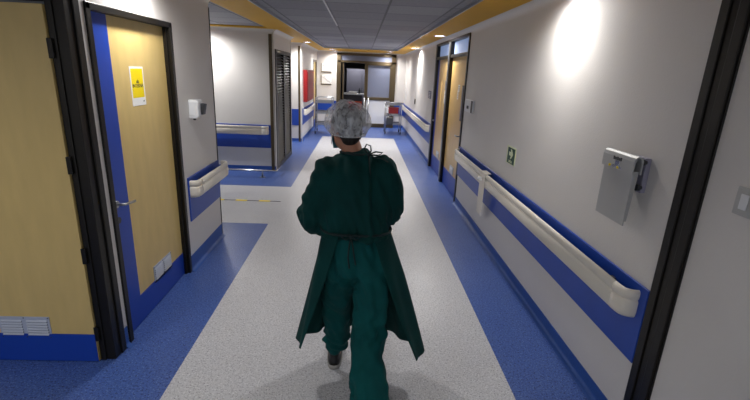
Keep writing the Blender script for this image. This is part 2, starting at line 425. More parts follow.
# text helper -> mesh lettering
def lettering(name, txt, size, M, m, parent, ext=.0006):
    cu = bpy.data.curves.new(name, 'FONT'); cu.body = txt; cu.size = size; cu.align_x = 'CENTER'; cu.align_y = 'CENTER'; cu.extrude = ext
    o = bpy.data.objects.new(name, cu); C.objects.link(o)
    bpy.context.view_layer.update()
    me = bpy.data.meshes.new_from_object(o.evaluated_get(bpy.context.evaluated_depsgraph_get()))
    bpy.data.objects.remove(o); bpy.data.curves.remove(cu)
    me.transform(M); me.transform(Matrix.Translation(-wpos(parent)))
    me.materials.clear(); me.materials.append(m)
    o = bpy.data.objects.new(name, me); C.objects.link(o); o.parent = parent
    return o
def on_left(x, y, z):    # text read from corridor on a left wall (faces +x): text right = +y
    return Matrix(((0,0,1,x),(1,0,0,y),(0,1,0,z),(0,0,0,1)))
def on_right(x, y, z):   # faces -x : text right = -y
    return Matrix(((0,0,-1,x),(-1,0,0,y),(0,1,0,z),(0,0,0,1)))
s = thing('door_notice', 'tall yellow notice with white border stuck on the ochre door', 'notice', (XD, 3.19, 1.56))
bm = nb(); box(bm, XD, XD+.0015, 3.095, 3.285, 1.555, 1.82); obj('paper', bm, PAPER, s)
bm = nb(); box(bm, XD+.0015, XD+.002, 3.108, 3.272, 1.61, 1.806); obj('yellow_field', bm, STYEL, s)
lettering('lettering', 'ala', .034, on_left(XD+.0025, 3.19, 1.72), DGREY, s)
lettering('lettering', 'INTERNA', .036, on_left(XD+.0025, 3.19, 1.69), DGREY, s)
lettering('lettering', 'ac', .022, on_left(XD+.0025, 3.255, 1.585), DGREY, s)
# ------------------------------------------------------------------ wall dispenser (left wall)
s = thing('soap_dispenser', 'white wall dispenser with grey lever between ochre door and corner', 'dispenser', (XL, 4.15, 1.38))
bm = nb(); box(bm, XL, XL+.065, 3.96, 4.15, 1.40, 1.545); obj('housing', bm, WHITEP, s, .015)
bm = nb(); prism(bm, [(XL+.062, 1.385), (XL+.085, 1.40), (XL+.085, 1.53), (XL+.062, 1.55), (XL, 1.55), (XL, 1.385)], 'y', 3.965, 4.02); obj('cover', bm, WHITEP, s, .008)
bm = nb(); prism(bm, [(XL+.06, 1.51), (XL+.105, 1.505), (XL+.085, 1.41), (XL+.06, 1.41)], 'y', 4.085, 4.145); obj('lever', bm, DGREY, s, .004, 'dark grey push lever')
bm = nb(); tube(bm, (XL+.04, 3.99, 1.37), (XL+.04, 3.99, 1.40), .012); obj('nozzle', bm, DGREY, s)
# ------------------------------------------------------------------ handrails
PROF = [(.066,.690),(.072,.677),(.082,.677),(.091,.688),(.094,.71),(.094,.764),(.091,.771),(.085,.774),(.085,.780),(.091,.785),(.094,.803),(.093,.818),(.087,.829),(.078,.833),(.069,.829),(.063,.818),(.063,.795),(.067,.785),(.070,.779),(.068,.765)]
def rail(label, axis, w, s, a, b, dz=0, caps=(1, 1), brk=True):
    """wall plane coordinate w, s = +1 wall lies on the + side; runs a..b"""
    def P(d, t, z):
        return (w-s*d, t, z+dz) if axis == 'x' else (t, w-s*d, z+dz)
    r = thing('wall_handrail', label, 'handrail', P(0, (a+b)/2, .69), 'cream wall handrails')
    bm = nb()
    A = [bm.verts.new(P(d, a, z)) for d, z in PROF]; B = [bm.verts.new(P(d, b, z)) for d, z in PROF]
    N = len(PROF)
    for i in range(N): bm.faces.new((A[i], A[(i+1)%N], B[(i+1)%N], B[i])).smooth = True
    bm.faces.new(A); bm.faces.new(B)
    obj('rail', bm, CREAM, r)
    for (t0, sg, on) in ((a, -1, caps[0]), (b, 1, caps[1])):
        if not on: continue
        bm = nb(); rings = []
        L = .115
        for k in range(11):
            th = k/10*PI/2; c, q = math.cos(th), math.sin(th)
            ce, qe = max(c, 0)**.8, q**.9
            rings.append([bm.verts.new(P(d*ce+.001, t0+sg*(.002+.035*min(1, k/3)+(L-.037)*qe*(d/.094)), z*1.0)) for d, z in [(dd*1.004, .762+(zz-.762)*1.006) for dd, zz in PROF]])
        for R0, R1 in zip(rings, rings[1:]):
            for i in range(N): bm.faces.new((R0[i], R0[(i+1)%N], R1[(i+1)%N], R1[i])).smooth = True
        bm.faces.new(rings[0]); bm.faces.new(rings[-1])
        obj('end_cap', bm, CREAM, r)
    m = max(2, int(abs(b-a)/1.1)+1)
    for k in range(m):
        t = a+.12+(b-a-.24)*k/(m-1)
        bm = nb()
        if axis == 'x': box(bm, min(w, w-s*.072), max(w, w-s*.072), t-.02, t+.02, .735+dz, .80+dz)
        else: box(bm, t-.02, t+.02, w-.072, w, .735+dz, .80+dz)
        obj('bracket', bm, DGREY, r)
    return r
rail('long cream handrail on right wall under the green arrow sign', 'x', XR, 1, 2.06, 6.14, caps=(1, 1))
rail('cream handrail on right wall beyond the two wooden doors', 'x', XR, 1, 9.30, 15.0)
rail('short cream handrail on left wall between ochre door and corner', 'x', XL, -1, 3.93, 4.66, dz=.012)
rail('cream handrail on white wall facing camera, left of the louvre doors', 'y', 7.93, 1, -5.0, -1.77, dz=.01)
rail('cream handrail on left wall under the red cabinet', 'x', XL, -1, 11.85, 13.9)
# strap on the rail
s = thing('rail_bracket_strap', 'pale vertical strap clipped over the long right handrail', 'strap', (1.40, 4.66, .38))
bm = nb(); prism(bm, [(1.372, .79), (1.378, .838), (1.44, .842), (1.44, .836), (1.384, .832), (1.378, .79), (1.378, .36), (1.372, .36)], 'y', 4.55, 4.74); obj('strap', bm, CREAM, s, .002)
bm = nb(); tube(bm, (1.372, 4.68, .765), (1.345, 4.68, .765), .016); ball(bm, (1.345, 4.68, .765), .02); box(bm, 1.35, 1.372, 4.635, 4.665, .745, .785); obj('clip', bm, WHITEP, s, .002)
# ------------------------------------------------------------------ exit arrow sign
s = thing('exit_arrow_sign', 'small green sign with white right arrow above the long handrail', 'sign', (XR, 4.115, 1.04))
bm = nb(); box(bm, XR-.004, XR, 3.995, 4.24, 1.045, 1.215); obj('panel', bm, SIGNW, s)
bm = nb(); box(bm, XR-.006, XR-.004, 4.008, 4.205, 1.052, 1.203); obj('green_field', bm, GREEN, s)
bm = nb()
def AP(a, z): return (4.105-a, 1.145+z)
prism(bm, [AP(-.055,.018), AP(.0,.018), AP(-.02,.045), AP(.012,.045), AP(.055,0), AP(.012,-.045), AP(-.02,-.045), AP(.0,-.018), AP(-.055,-.018)], 'x', XR-.0075, XR-.006)
obj('arrow', bm, SIGNW, s)
lettering('lettering', 'SAÍDA', .034, on_right(XR-.0075, 4.105, 1.071), SIGNW, s)
# ------------------------------------------------------------------ grey fold-down unit on right wall
s = thing('wall_folding_shelf', 'grey metal folding shelf hanging from bracket on near right wall', 'wall shelf', (1.40, 2.2, 1.15))
bm = nb(); prism(bm, [(1.352, 1.44), (1.352, 1.505), (1.357, 1.523), (1.37, 1.532), (1.39, 1.53), (1.40, 1.51), (1.40, 1.44), (1.394, 1.44), (1.394, 1.50), (1.385, 1.52), (1.37, 1.524), (1.36, 1.50), (1.358, 1.44)], 'y', 2.06, 2.345); obj('hood', bm, GREYM, s)
bm = nb(); prism(bm, [(1.362, 1.455), (1.368, 1.455), (1.368, 1.165), (1.362, 1.165)], 'y', 2.066, 2.335); prism(bm, [(1.368, 1.455), (1.39, 1.455), (1.378, 1.19), (1.368, 1.19)], 'y', 2.066, 2.072); obj('flap', bm, GREYM, s, .001)
bm = nb(); box(bm, 1.349, 1.353, 2.155, 2.24, 1.445, 1.46); box(bm, 1.347, 1.352, 2.175, 2.215, 1.452, 1.485); obj('latch', bm, CHROME, s, .002)
bm = nb()
for q in range(5): box(bm, 1.350, 1.3525, 2.165+q*.016, 2.177+q*.016, 1.488, 1.506-.004*(q%2))
obj('dial_marks', bm, DGREY, s)
for yy in (2.262, 2.185):
    bm = nb(); tube(bm, (1.352, yy, 1.452), (1.345, yy, 1.452), .007, n=12); obj('indicator', bm, STYEL, s, label='small yellow indicator')
bm = nb(); box(bm, 1.39, 1.45, 2.085, 2.125, 1.34, 1.49); obj('arm', bm, CABG, s, .006)
bm = nb(); box(bm, 1.448, XR, 2.05, 2.14, 1.33, 1.51); obj('bracket_plate', bm, mat('lavender_grey_plastic', (150,148,166), .5), s, .004)
bm = nb(); box(bm, 1.385, 1.40, 2.10, 2.125, 1.505, 1.52); obj('release_button', bm, RED, s, .003, 'small red button')
for yy in (2.05, 2.125):
    for zz in (1.36, 1.49):
        bm = nb(); tube(bm, (1.436, yy, zz), (1.449, yy, zz), .010, n=14); tube(bm, (1.422, yy, zz), (1.437, yy, zz), .016, n=16); obj('stand_off', bm, DGREY, s)
for ch in s.children:
    if ch.name.split('.')[0] in ('hood', 'flap', 'latch', 'dial_marks', 'indicator'): ch.location = (.018, .020, -.030)
    elif ch.name.split('.')[0] in ('arm', 'bracket_plate', 'release_button', 'stand_off'): ch.location = (.0, .055, -.020)
# light switch near right
s = thing('wall_switch', 'pale wall switch on the shaded wall nearest right', 'switch', (XR, 1.55, 1.40))
bm = nb(); box(bm, XR-.008, XR, 1.49, 1.575, 1.38, 1.49); obj('plate', bm, GREYM, s, .003)
bm = nb(); box(bm, XR-.012, XR-.008, 1.515, 1.55, 1.405, 1.465); obj('rocker', bm, WHITEP, s, .002)
# ------------------------------------------------------------------ intercom etc. right wall
s = thing('access_keypad', 'white access keypad on the right wall beside wooden door', 'keypad', (XR, 5.9, 1.38))
bm = nb(); box(bm, XR-.03, XR, 5.70, 6.12, 1.385, 1.55); obj('housing', bm, WHITEP, s, .008)
bm = nb(); box(bm, XR-.034, XR-.03, 5.89, 5.99, 1.43, 1.47); obj('sensor', bm, DGREY, s)
bm = nb(); box(bm, XR-.036, XR-.03, 5.70, 5.76, 1.39, 1.545); obj('side_strip', bm, DGREY, s)
s = thing('information_plate', 'grey information plate on right wall before the far doorpost', 'plate', (XR, 9.5, 1.4))
bm = nb(); box(bm, XR-.012, XR, 9.36, 9.72, 1.36, 1.52); obj('plate', bm, CABG, s, .003)
bm = nb()
for q in range(4): box(bm, XR-.014, XR-.012, 9.42, 9.66, 1.385+q*.032, 1.395+q*.032)
obj('printing', bm, PAPER, s)
s = thing('light_switch', 'small dark light switch above far right handrail', 'switch', (XR, 12.1, 1.08))
bm = nb(); box(bm, XR-.012, XR, 12.0, 12.2, 1.06, 1.20); obj('plate', bm, FRAME2, s, .003)
bm = nb(); box(bm, XR-.018, XR-.012, 12.06, 12.14, 1.09, 1.17); obj('rocker', bm, DGREY, s)
s = thing('notice_strip', 'tall narrow hanging notice at far end of right wall', 'notice', (XR, 14.8, .95))
bm = nb(); box(bm, XR-.012, XR, 14.72, 14.95, .95, 1.58); obj('board', bm, PAPER, s)
bm = nb()
for q in range(9): box(bm, XR-.014, XR-.012, 14.76, 14.91-(q%3)*.03, 1.0+q*.06, 1.025+q*.06)
obj('printing', bm, CABG, s)
# ------------------------------------------------------------------ right double doors
def rdoor(name, y0, y1, blue_first):
    d = sgroup(name, (XR, (y0+y1)/2, 0)); X = XR+.03
    bm = nb(); box(bm, X, X+.045, y0, y1, .008, 2.135); obj('door_leaf', bm, WOOD, d, .002)
    bm = nb(); box(bm, X-.004, X, y0, y1, .008, .30)
    if blue_first: box(bm, X-.004, X, y0, y0+.10, .30, 2.135)
    else: box(bm, X-.004, X, y1-.13, y1, .30, 2.135)
    obj('blue_edge_panel', bm, DOORB, d)
    bm = nb(); box(bm, X+.01, X+.02, y0, y1, 2.18, 2.385); obj('transom_pane', bm, GLOWG, d)
    vent(d, X, (y0+y1)/2-.22, (y0+y1)/2+.06, .31, .44, axis='x', s=-1, cols=1)
    return d, X
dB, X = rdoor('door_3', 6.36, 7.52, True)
bm = nb(); path(bm, [(X-.004, 6.46, .98), (X-.05, 6.46, .98), (X-.055, 6.48, .98), (X-.055, 6.60, .975)], .010); obj('door_handle', bm, STEEL, dB)
bm = nb(); box(bm, X-.006, X, 6.52, 6.62, 1.20, 1.72); w = obj('vision_panel_frame', bm, FRAME2, dB); bm = nb(); box(bm, X-.009, X-.005, 6.54, 6.60, 1.22, 1.70); obj('pane', bm, GLASSF, w)
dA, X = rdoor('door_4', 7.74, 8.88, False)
bm = nb(); path(bm, [(X-.004, 8.78, .98), (X-.05, 8.78, .98), (X-.055, 8.76, .98), (X-.055, 8.66, .975)], .010); obj('door_handle', bm, STEEL, dA)
bm = nb(); box(bm, X-.006, X, 8.36, 8.50, 1.10, 1.75); w = obj('vision_panel_frame', bm, WOOD, dA); bm = nb(); box(bm, X-.009, X-.005, 8.39, 8.47, 1.12, 1.73); obj('pane', bm, STYEL if False else WOOD, w)
bm = nb()
box(bm, XR-.015, XR+.10, 6.27, 6.335, 0, 2.425); box(bm, XR-.02, XR+.10, 8.90, 9.03, 0, 2.425); box(bm, XR-.02, XR+.10, 7.54, 7.72, 0, 2.425)
box(bm, XR-.015, XR+.10, 6.27, 9.03, 2.39, 2.43); box(bm, XR-.012, XR+.10, 6.27, 9.03, 2.135, 2.185)
struct('trim_%d' % n, bm, FRAME, bev=.004); n += 1
bm = nb(); box(bm, XR-.03, XR-.015, 7.60, 7.66, 0, 2.39); struct('trim_%d' % n, bm, STEEL, bev=.004); n += 1
for (yy, zz, w_, h_, lb) in ((6.86, 1.62, .10, .10, 'small white paper above another on nearer wooden door'), (6.90, 1.50, .07, .13, 'lower white sticker on nearer wooden door'), (7.93, 1.36, .20, .22, 'white sheet stuck on farther wooden door'), (7.95, 1.60, .16, .16, 'grey sheet stuck above white one on farther wooden door')):
    s = thing('door_sticker', lb, 'sticker', (XR+.03, yy, zz))
    bm = nb(); box(bm, XR+.0285, XR+.03, yy-w_/2, yy+w_/2, zz, zz+h_); obj('paper', bm, CABG if 'grey' in lb else PAPER, s)
    bm = nb()
    for q in range(3): box(bm, XR+.0278, XR+.0285, yy-w_*.35, yy+w_*(.1+.1*q), zz+h_*(.2+.25*q), zz+h_*(.3+.25*q))
    obj('printing', bm, DGREY, s)
# ------------------------------------------------------------------ louvred doors on left
lv = sgroup('door_5', (XL, 8.9, 0))
bm = nb()
for a in (8.05, 8.86, 9.65): box(bm, XL-.05, XL+.012, a-.045, a+.045, .02, 2.165)
box(bm, XL-.05, XL+.012, 8.01, 9.70, 2.10, 2.17); box(bm, XL-.05, XL+.012, 8.01, 9.70, .01, .10)
obj('louvre_frame', bm, LOUV, lv, .004)
for (a, b) in ((8.09, 8.82), (8.90, 9.61)):
    bm = nb(); box(bm, XL-.05, XL-.045, a, b, .1, 2.1)
    z = .12
    while z < 2.09:
        prism(bm, [(XL-.04, z+.035), (XL-.036, z+.038), (XL+.006, z+.004), (XL+.002, z)], 'y', a, b); z += .052
    obj('louvre_panel', bm, LOUV, lv)
bm = nb(); path(bm, [(XL+.012, 8.86, 1.0), (XL+.045, 8.86, 1.0), (XL+.045, 8.86, 1.10), (XL+.012, 8.86, 1.10)], .007); obj('door_handle', bm, STEEL, lv)
# low steel guard rail on floor
s = thing('floor_guard_rail', 'low polished steel rail on feet before the white wall', 'guard rail', (-2.2, 7.45, 0))
bm = nb(); path(bm, [(-5.0, 7.45, .12), (-1.50, 7.45, .12)]+arc((-1.48, 7.45, .12), (-1.45, 7.45, .12), (-1.45, 7.47, .12))+[(-1.45, 7.9, .12)], .018); obj('rail', bm, CHROME, s)
for x in (-1.69, -2.9, -4.2):
    bm = nb(); tube(bm, (x, 7.45, 0), (x, 7.45, .012), .05); tube(bm, (x, 7.45, .012), (x, 7.45, .11), .014); obj('foot', bm, STEEL, s)
# ------------------------------------------------------------------ red cabinet, far left door, posters
s = thing('fire_hose_cabinet', 'red wall cabinet on the far left wall above handrail', 'cabinet', (XL, 12.6, 1.0))
bm = nb(); box(bm, XL, XL+.10, 11.78, 13.35, 1.02, 1.84); obj('body', bm, RED, s, .006)
bm = nb(); box(bm, XL+.10, XL+.112, 11.83, 13.30, 1.06, 1.80); obj('door', bm, RED, s, .004)
bm = nb(); box(bm, XL+.112, XL+.13, 13.16, 13.22, 1.38, 1.48); obj('latch', bm, STEEL, s)
s = thing('wall_panel', 'narrow white control panel between red cabinet and ochre far door', 'panel', (XL, 13.75, 1.0))
bm = nb(); box(bm, XL, XL+.04, 13.60, 13.95, 1.02, 1.62); obj('housing', bm, WHITEP, s, .005)
for q in range(3):
    bm = nb(); box(bm, XL+.04, XL+.045, 13.66, 13.89, 1.07+q*.18, 1.16+q*.18); obj('button_row', bm, DGREY, s)
d6 = sgroup('door_6', (XL, 14.7, 0))
bm = nb(); box(bm, XL-.07, XL-.03, 14.31, 15.14, .01, 2.10); obj('door_leaf', bm, DOORY, d6)
bm = nb(); box(bm, XL-.1, XL+.01, 14.22, 14.30, 0, 2.15); box(bm, XL-.1, XL+.01, 15.15, 15.22, 0, 2.15); box(bm, XL-.1, XL+.01, 14.22, 15.22, 2.10, 2.16); obj('door_frame', bm, FRAME2, d6)
bm = nb(); box(bm, XL-.03, XL-.026, 14.31, 15.14, .01, .25); obj('kick_panel', bm, DOORB, d6)
for i, (z0, z1, lb) in enumerate(((1.78, 2.08, 'upper white landscape print on back wall left of doorway'), (1.38, 1.70, 'lower white landscape print on back wall left of doorway'))):
    s = thing('framed_print', lb, 'picture', (-1.21, YB-.02, z0))
    bm = nb(); box(bm, -1.385, -1.035, YB-.02, YB, z0, z1); obj('board', bm, PAPER, s, .002)
    bm = nb(); box(bm, -1.385, -1.035, YB-.026, YB-.02, z0, z0+.035); box(bm, -1.385, -1.37, YB-.026, YB-.02, z0, z1); obj('edge_strip', bm, FRAME2, s)
    bm = nb()
    for q in range(6):
        x0 = -1.34+q*.045; zz = z1-.07-q*.028*(1 if i == 0 else 1.2)
        path(bm, [(x0, YB-.022, zz), (x0+.05, YB-.022, zz-.01-.02*(q%2)), (x0+.08, YB-.022, zz+.012)], .004, 6)
    obj('sketch_lines', bm, CABG, s)
# ------------------------------------------------------------------ back doorway
bm = nb()
y0, y1 = YB-.05, YB+.12
box(bm, -.86, -.72, y0, y1, 0, 2.44); box(bm, .985, 1.137, y0, y1, 0, 2.44)
box(bm, -.86, 1.137, y0, y1, 2.36, 2.44); box(bm, -.86, 1.137, y0, y1, 2.13, 2.20)
box(bm, .09, .16, y0, y1, 0, 2.16); box(bm, .09, 1.0, y0, y1, .93, 1.03); box(bm, .09, 1.0, y0, y1, 0, .13)
box(bm, .16, .20, y0-.015, y1, 1.0, 2.13); box(bm, .945, .985, y0-.015, y1, 1.0, 2.13); box(bm, .16, .985, y0-.015, y1, 2.07, 2.13)
dr = sgroup('door_7', (.1, YB, 0))
obj('door_frame', bm, FRAME2, dr, .004)
bm = nb(); box(bm, .2, .945, YB, YB+.012, 1.03, 2.07); obj('frosted_pane', bm, GLASSF, dr)
bm = nb(); box(bm, .16, .985, YB-.01, YB+.02, .13, .93); obj('lower_panel', bm, WHITEP, dr)
bm = nb(); box(bm, -.72, .985, YB, YB+.012, 2.20, 2.36); obj('transom_pane', bm, GLASSF, dr)
bm = nb(); tube(bm, (.24, YB-.06, .12), (.24, YB-.06, 1.0), .022); tube(bm, (.10, YB-.06, .12), (.10, YB-.06, 1.0), .022); obj('pull_bar', bm, STEEL, dr)
bm = nb(); box(bm, -.66, -.62, YB-.02, YB+.45, .02, 2.12); obj('open_leaf', bm, FRAME2, dr)
# things in dark back room
s = thing('reception_counter', 'dark counter with orange front panel inside the unlit back room', 'counter', (-.25, 16.4, 0))
bm = nb(); box(bm, -.62, .02, 16.1, 16.7, .75, 1.04); box(bm, -.62, -.56, 16.1, 16.7, 0, .75); box(bm, -.02, .04, 16.1, 16.7, 0, .75); obj('carcass', bm, NIGHT, s)
bm = nb(); box(bm, -.66, .1, 16.02, 16.75, 1.04, 1.08); obj('worktop', bm, GREYM, s, .004)
bm = nb(); box(bm, -.5, .02, 16.07, 16.1, .2, .82); obj('front_panel', bm, ORANGE, s, .003, 'orange front panel')
s = thing('grey_cabinet', 'tall grey two-door cabinet at rear of the unlit back room', 'cabinet', (-.1, 17.8, 0))
bm = nb(); box(bm, -.6, .6, 17.5, 18.0, 0, 1.95); obj('body', bm, CABG, s)
for a in (-.59, .005):
    bm = nb(); box(bm, a, a+.585, 17.47, 17.5, .05, 1.9); dd = obj('door', bm, CABG, s, .003)
    bm = nb(); xx = -.03 if a < 0 else .03; box(bm, xx-.008, xx+.008, 17.44, 17.47, 1.0, 1.2); obj('handle', bm, STEEL, dd)
s = thing('paper_stack', 'heap of white papers on the dark back room counter', 'papers', (-.35, 16.3, 1.08))
for q in range(4):
    bm = nb(); box(bm, -.50+.02*q, -.20+.015*q, 16.12+.01*q, 16.38, 1.081+q*.018, 1.097+q*.018); obj('sheet_bundle', bm, PAPER, s)
s = thing('pump_bottle', 'small dark bottle standing on back room counter beside papers', 'bottle', (-.08, 16.3, 1.08))
bm = nb(); tube(bm, (-.08, 16.3, 1.081), (-.08, 16.3, 1.20), .035); tube(bm, (-.08, 16.3, 1.20), (-.08, 16.3, 1.23), .035, .012); obj('body', bm, DGREY, s)
bm = nb(); tube(bm, (-.08, 16.3, 1.23), (-.08, 16.3, 1.26), .012); box(bm, -.10, -.06, 16.25, 16.31, 1.26, 1.275); obj('pump', bm, BLACK, s)
# ------------------------------------------------------------------ steel rack cart (left)
s = thing('steel_shelf_trolley', 'steel three-shelf trolley against far left wall beneath prints', 'trolley', (-1.12, 13.4, 0))
xa, xb, ya, yb = -1.36, -.86, 13.15, 13.75
bm = nb()
for y in (ya, yb):
    path(bm, [(xa, y, .10), (xa, y, 1.0)]+arc((xa, y, 1.02), (xa, y, 1.07), (xa+.05, y, 1.07))+arc((xb-.05, y, 1.07), (xb, y, 1.07), (xb, y, 1.02))+[(xb, y, .10)], .014)
for x in (xa, xb):
    tube(bm, (x, ya, 1.0), (x, yb, 1.0), .010); tube(bm, (x, ya, .2), (x, yb, .2), .010)
obj('frame', bm, STEEL, s)
for z in (.28, .62, .93):
    bm = nb(); box(bm, xa+.012, xb-.012, ya+.01, yb-.01, z, z+.006); box(bm, xa+.012, xb-.012, ya+.004, ya+.012, z-.02, z+.045); box(bm, xa+.012, xb-.012, yb-.012, yb-.004, z-.02, z+.045); obj('shelf', bm, STEEL, s)
def castor(x, y, par):
    bm = nb(); tube(bm, (x-.012, y, .045), (x+.012, y, .045), .044, n=20); w = obj('castor', bm, BLACK, par, .003)
    bm = nb(); box(bm, x-.02, x-.016, y-.018, y+.018, .04, .105); box(bm, x+.016, x+.02, y-.018, y+.018, .04, .105); box(bm, x-.02, x+.02, y-.018, y+.018, .098, .106); obj('fork', bm, STEEL, w)
for x in (xa, xb):
    for y in (ya, yb): castor(x, y, s)
# ------------------------------------------------------------------ right instrument cart
s = thing('instrument_trolley', 'wheeled steel trolley with red bin against far right wall', 'trolley', (1.02, 13.9, 0))
xa, xb, ya, yb = .78, 1.26, 13.65, 14.25
bm = nb()
for x in (xa, xb):
    for y in (ya, yb): tube(bm, (x, y, .10), (x, y, .93), .014)
for z in (.30, .90):
    path(bm, [(xa, ya, z), (xb, ya, z), (xb, yb, z), (xa, yb, z)], .010, close=True)
path(bm, [(xa, ya, .93), (xa-.03, ya-.06, .98), (xb+.03, ya-.06, .98), (xb, ya, .93)], .012)
obj('frame', bm, STEEL, s)
for z, h in ((.30, .02), (.56, .02), (.90, .04)):
    bm = nb(); box(bm, xa+.01, xb-.01, ya+.01, yb-.01, z, z+.006)
    box(bm, xa+.01, xb-.01, ya+.008, ya+.014, z, z+h+.02); box(bm, xa+.01, xb-.01, yb-.014, yb-.008, z, z+h+.02); obj('tray', bm, STEEL, s)
for x in (xa, xb):
    for y in (ya, yb): castor(x, y, s)
s = thing('red_bin', 'small red plastic bin held on the far right trolley', 'bin', (1.03, 13.75, .6))
bm = nb(); box(bm, .87, 1.17, 13.67, 13.95, .64, .82); obj('body', bm, RED, s, .01)
bm = nb(); box(bm, .86, 1.18, 13.66, 13.96, .80, .83); obj('rim', bm, RED, s, .004)
bm = nb(); box(bm, .90, 1.16, 13.70, 13.92, .567, .64); obj('base', bm, GREYM, s, .004)
s = thing('dark_bag', 'dark grey bag hanging low on left of right trolley', 'bag', (.85, 13.6, .3))
bm = nb(); box(bm, .80, 1.00, 13.52, 13.62, .30, .54); obj('body', bm, DGREY, s, .03)
bm = nb(); path(bm, [(.83, 13.57, .53), (.86, 13.6, .62), (.94, 13.6, .62), (.97, 13.57, .53)], .006); obj('strap', bm, BLACK, s)
# ------------------------------------------------------------------ downlights
LG = 'recessed ceiling downlights'
def downlight(loc, label):
    t = thing('ceiling_downlight', label, 'ceiling light', loc, LG)
    x, y, z = loc
    bm = nb(); R0, R1 = .075, .10
    A = [[bm.verts.new((x+r*math.cos(a), y+r*math.sin(a), zz)) for a in [2*PI*i/28 for i in range(28)]] for r, zz in ((R0, z-.004), (R1, z-.010), (R1, z+.0), (R0, z+.0))]
    for q in range(4):
        for i in range(28): bm.faces.new((A[q][i], A[q][(i+1)%28], A[(q+1)%4][(i+1)%28], A[(q+1)%4][i]))
    obj('trim_ring', bm, WHITEP, t)
    bm = nb(); tube(bm, (x, y, z-.004), (x, y, z-.001), R0, n=28); obj('diffuser', bm, LAMP, t)
    l = bpy.data.lights.new('lamp', 'SPOT'); l.energy = 98; l.spot_size = R_(168); l.spot_blend = .9; l.shadow_soft_size = .07; l.color = (1, .975, .95)
    o = bpy.data.objects.new('lamp', l); C.objects.link(o); o.parent = t; o.location = (0, 0, -.02)
    return t
R_ = math.radians
zc = ZC
dl = downlight((1.27, 7.65, zc), 'right ceiling downlight beside the two wooden doors')
E_ = {}
for loc, lb, e in (((1.29, 11.5, zc), 'right ceiling downlight beyond the wooden doors', 1.7),
                ((-1.34, 11.05, zc), 'left ceiling downlight past the louvre doors', 1.5),
                ((-.93, 14.0, zc), 'left downlight of front pair at corridor end', .75),
                ((.84, 14.0, zc), 'right downlight of front pair at corridor end', .75),
                ((-.90, 15.0, zc), 'left downlight of rear pair by back doorway', .6),
                ((.84, 15.0, zc), 'right downlight of rear pair by back doorway', .6),
                ((1.27, 3.2, zc), 'right ceiling downlight washing wall above folding shelf', .52),
                ((-1.33, 3.15, zc), 'left ceiling downlight above the ochre door with notice', .5),
                ((-.2, 17.0, 2.5), 'dim fill downlight added out of sight in back room', .7),  # added lamp, lifts the otherwise too dark back room
                ((-2.3, .7, zc), 'added fill downlight in unseen lobby before large ochre door', .6),  # added out of view to brighten the left door and near floor
                ((-.3, -.9, zc), 'added fill downlight in unseen lobby behind the camera', .65),  # extra unseen lamp, fills the near part of the corridor
                ((-2.75, 7.55, zc), 'side corridor downlight close to its white wall', 1.1)):
    t = dup(dl, loc, lb)
    if e != 1:
        for ch in t.children:
            if ch.type == 'LIGHT': ch.data = ch.data.copy(); ch.data.energy *= e
# ------------------------------------------------------------------ PERSON
def evalmesh(o):
    dg = bpy.context.evaluated_depsgraph_get(); dg.update()
    me = bpy.data.meshes.new_from_object(o.evaluated_get(dg)); bpy.data.objects.remove(o); return me
def remesh(bm, voxel, smooth=6, fn=None, fac=.5):
    bmesh.ops.recalc_face_normals(bm, faces=bm.faces[:])
    me = bpy.data.meshes.new('tmp'); bm.to_mesh(me); bm.free()
    o = bpy.data.objects.new('tmp', me); C.objects.link(o)
    m = o.modifiers.new('r', 'REMESH'); m.mode = 'VOXEL'; m.voxel_size = voxel; m.use_smooth_shade = True
    if smooth: m = o.modifiers.new('s', 'SMOOTH'); m.iterations = smooth; m.factor = fac
    bpy.context.view_layer.update()
    me = evalmesh(o)
    b2 = nb(); b2.from_mesh(me); b2.normal_update()
    if fn:
        off = [fn(v.co, v.normal) for v in b2.verts]
        for v, d in zip(b2.verts, off): v.co += v.normal*d
    for f in b2.faces: f.smooth = True
    return b2
def limb(bm, pts, n=16):   # chain of (pos, r)
    for (p, r), (q, s_) in zip(pts, pts[1:]):
        tube(bm, p, q, r, s_, n); ball(bm, p, r, 16, 10)
    ball(bm, pts[-1][0], pts[-1][1], 16, 10)
P = thing('person', 'person in dark green surgical gown and white bouffant cap walking away', 'person', (0, 2.15, 0))
HC = Vector((-.072, 2.245, 1.568))       # head centre
HR = Matrix.Rotation(R_(22), 3, 'Z') @ Matrix.Rotation(R_(-10), 3, 'X')   # turned left, bowed; local +y = face
def hp(x, y, z): return HC+HR @ Vector((x, y, z))
bm = nb()
# legs / trunk
ankL, ankR = (-.115, 2.445, .085), (.105, 1.86, .13)
limb(bm, [((-.085, 2.17, .90), .085), ((-.10, 2.33, .50), .055), (ankL, .034)])
limb(bm, [((.095, 2.15, .90), .085), ((.10, 2.13, .49), .055), (ankR, .036)])
loft(bm, [((0, 2.16, .84), .13, .09), ((0, 2.16, .95), .16, .11), ((0, 2.17, 1.08), .13, .09), ((-.01, 2.19, 1.25), .15, .095), ((-.015, 2.2, 1.37), .15, .08), ((-.02, 2.205, 1.43), .08, .06)])
limb(bm, [((-.022, 2.205, 1.39), .058), ((-.045, 2.225, 1.48), .052), (HC-Vector((0, 0, .06)), .052)])
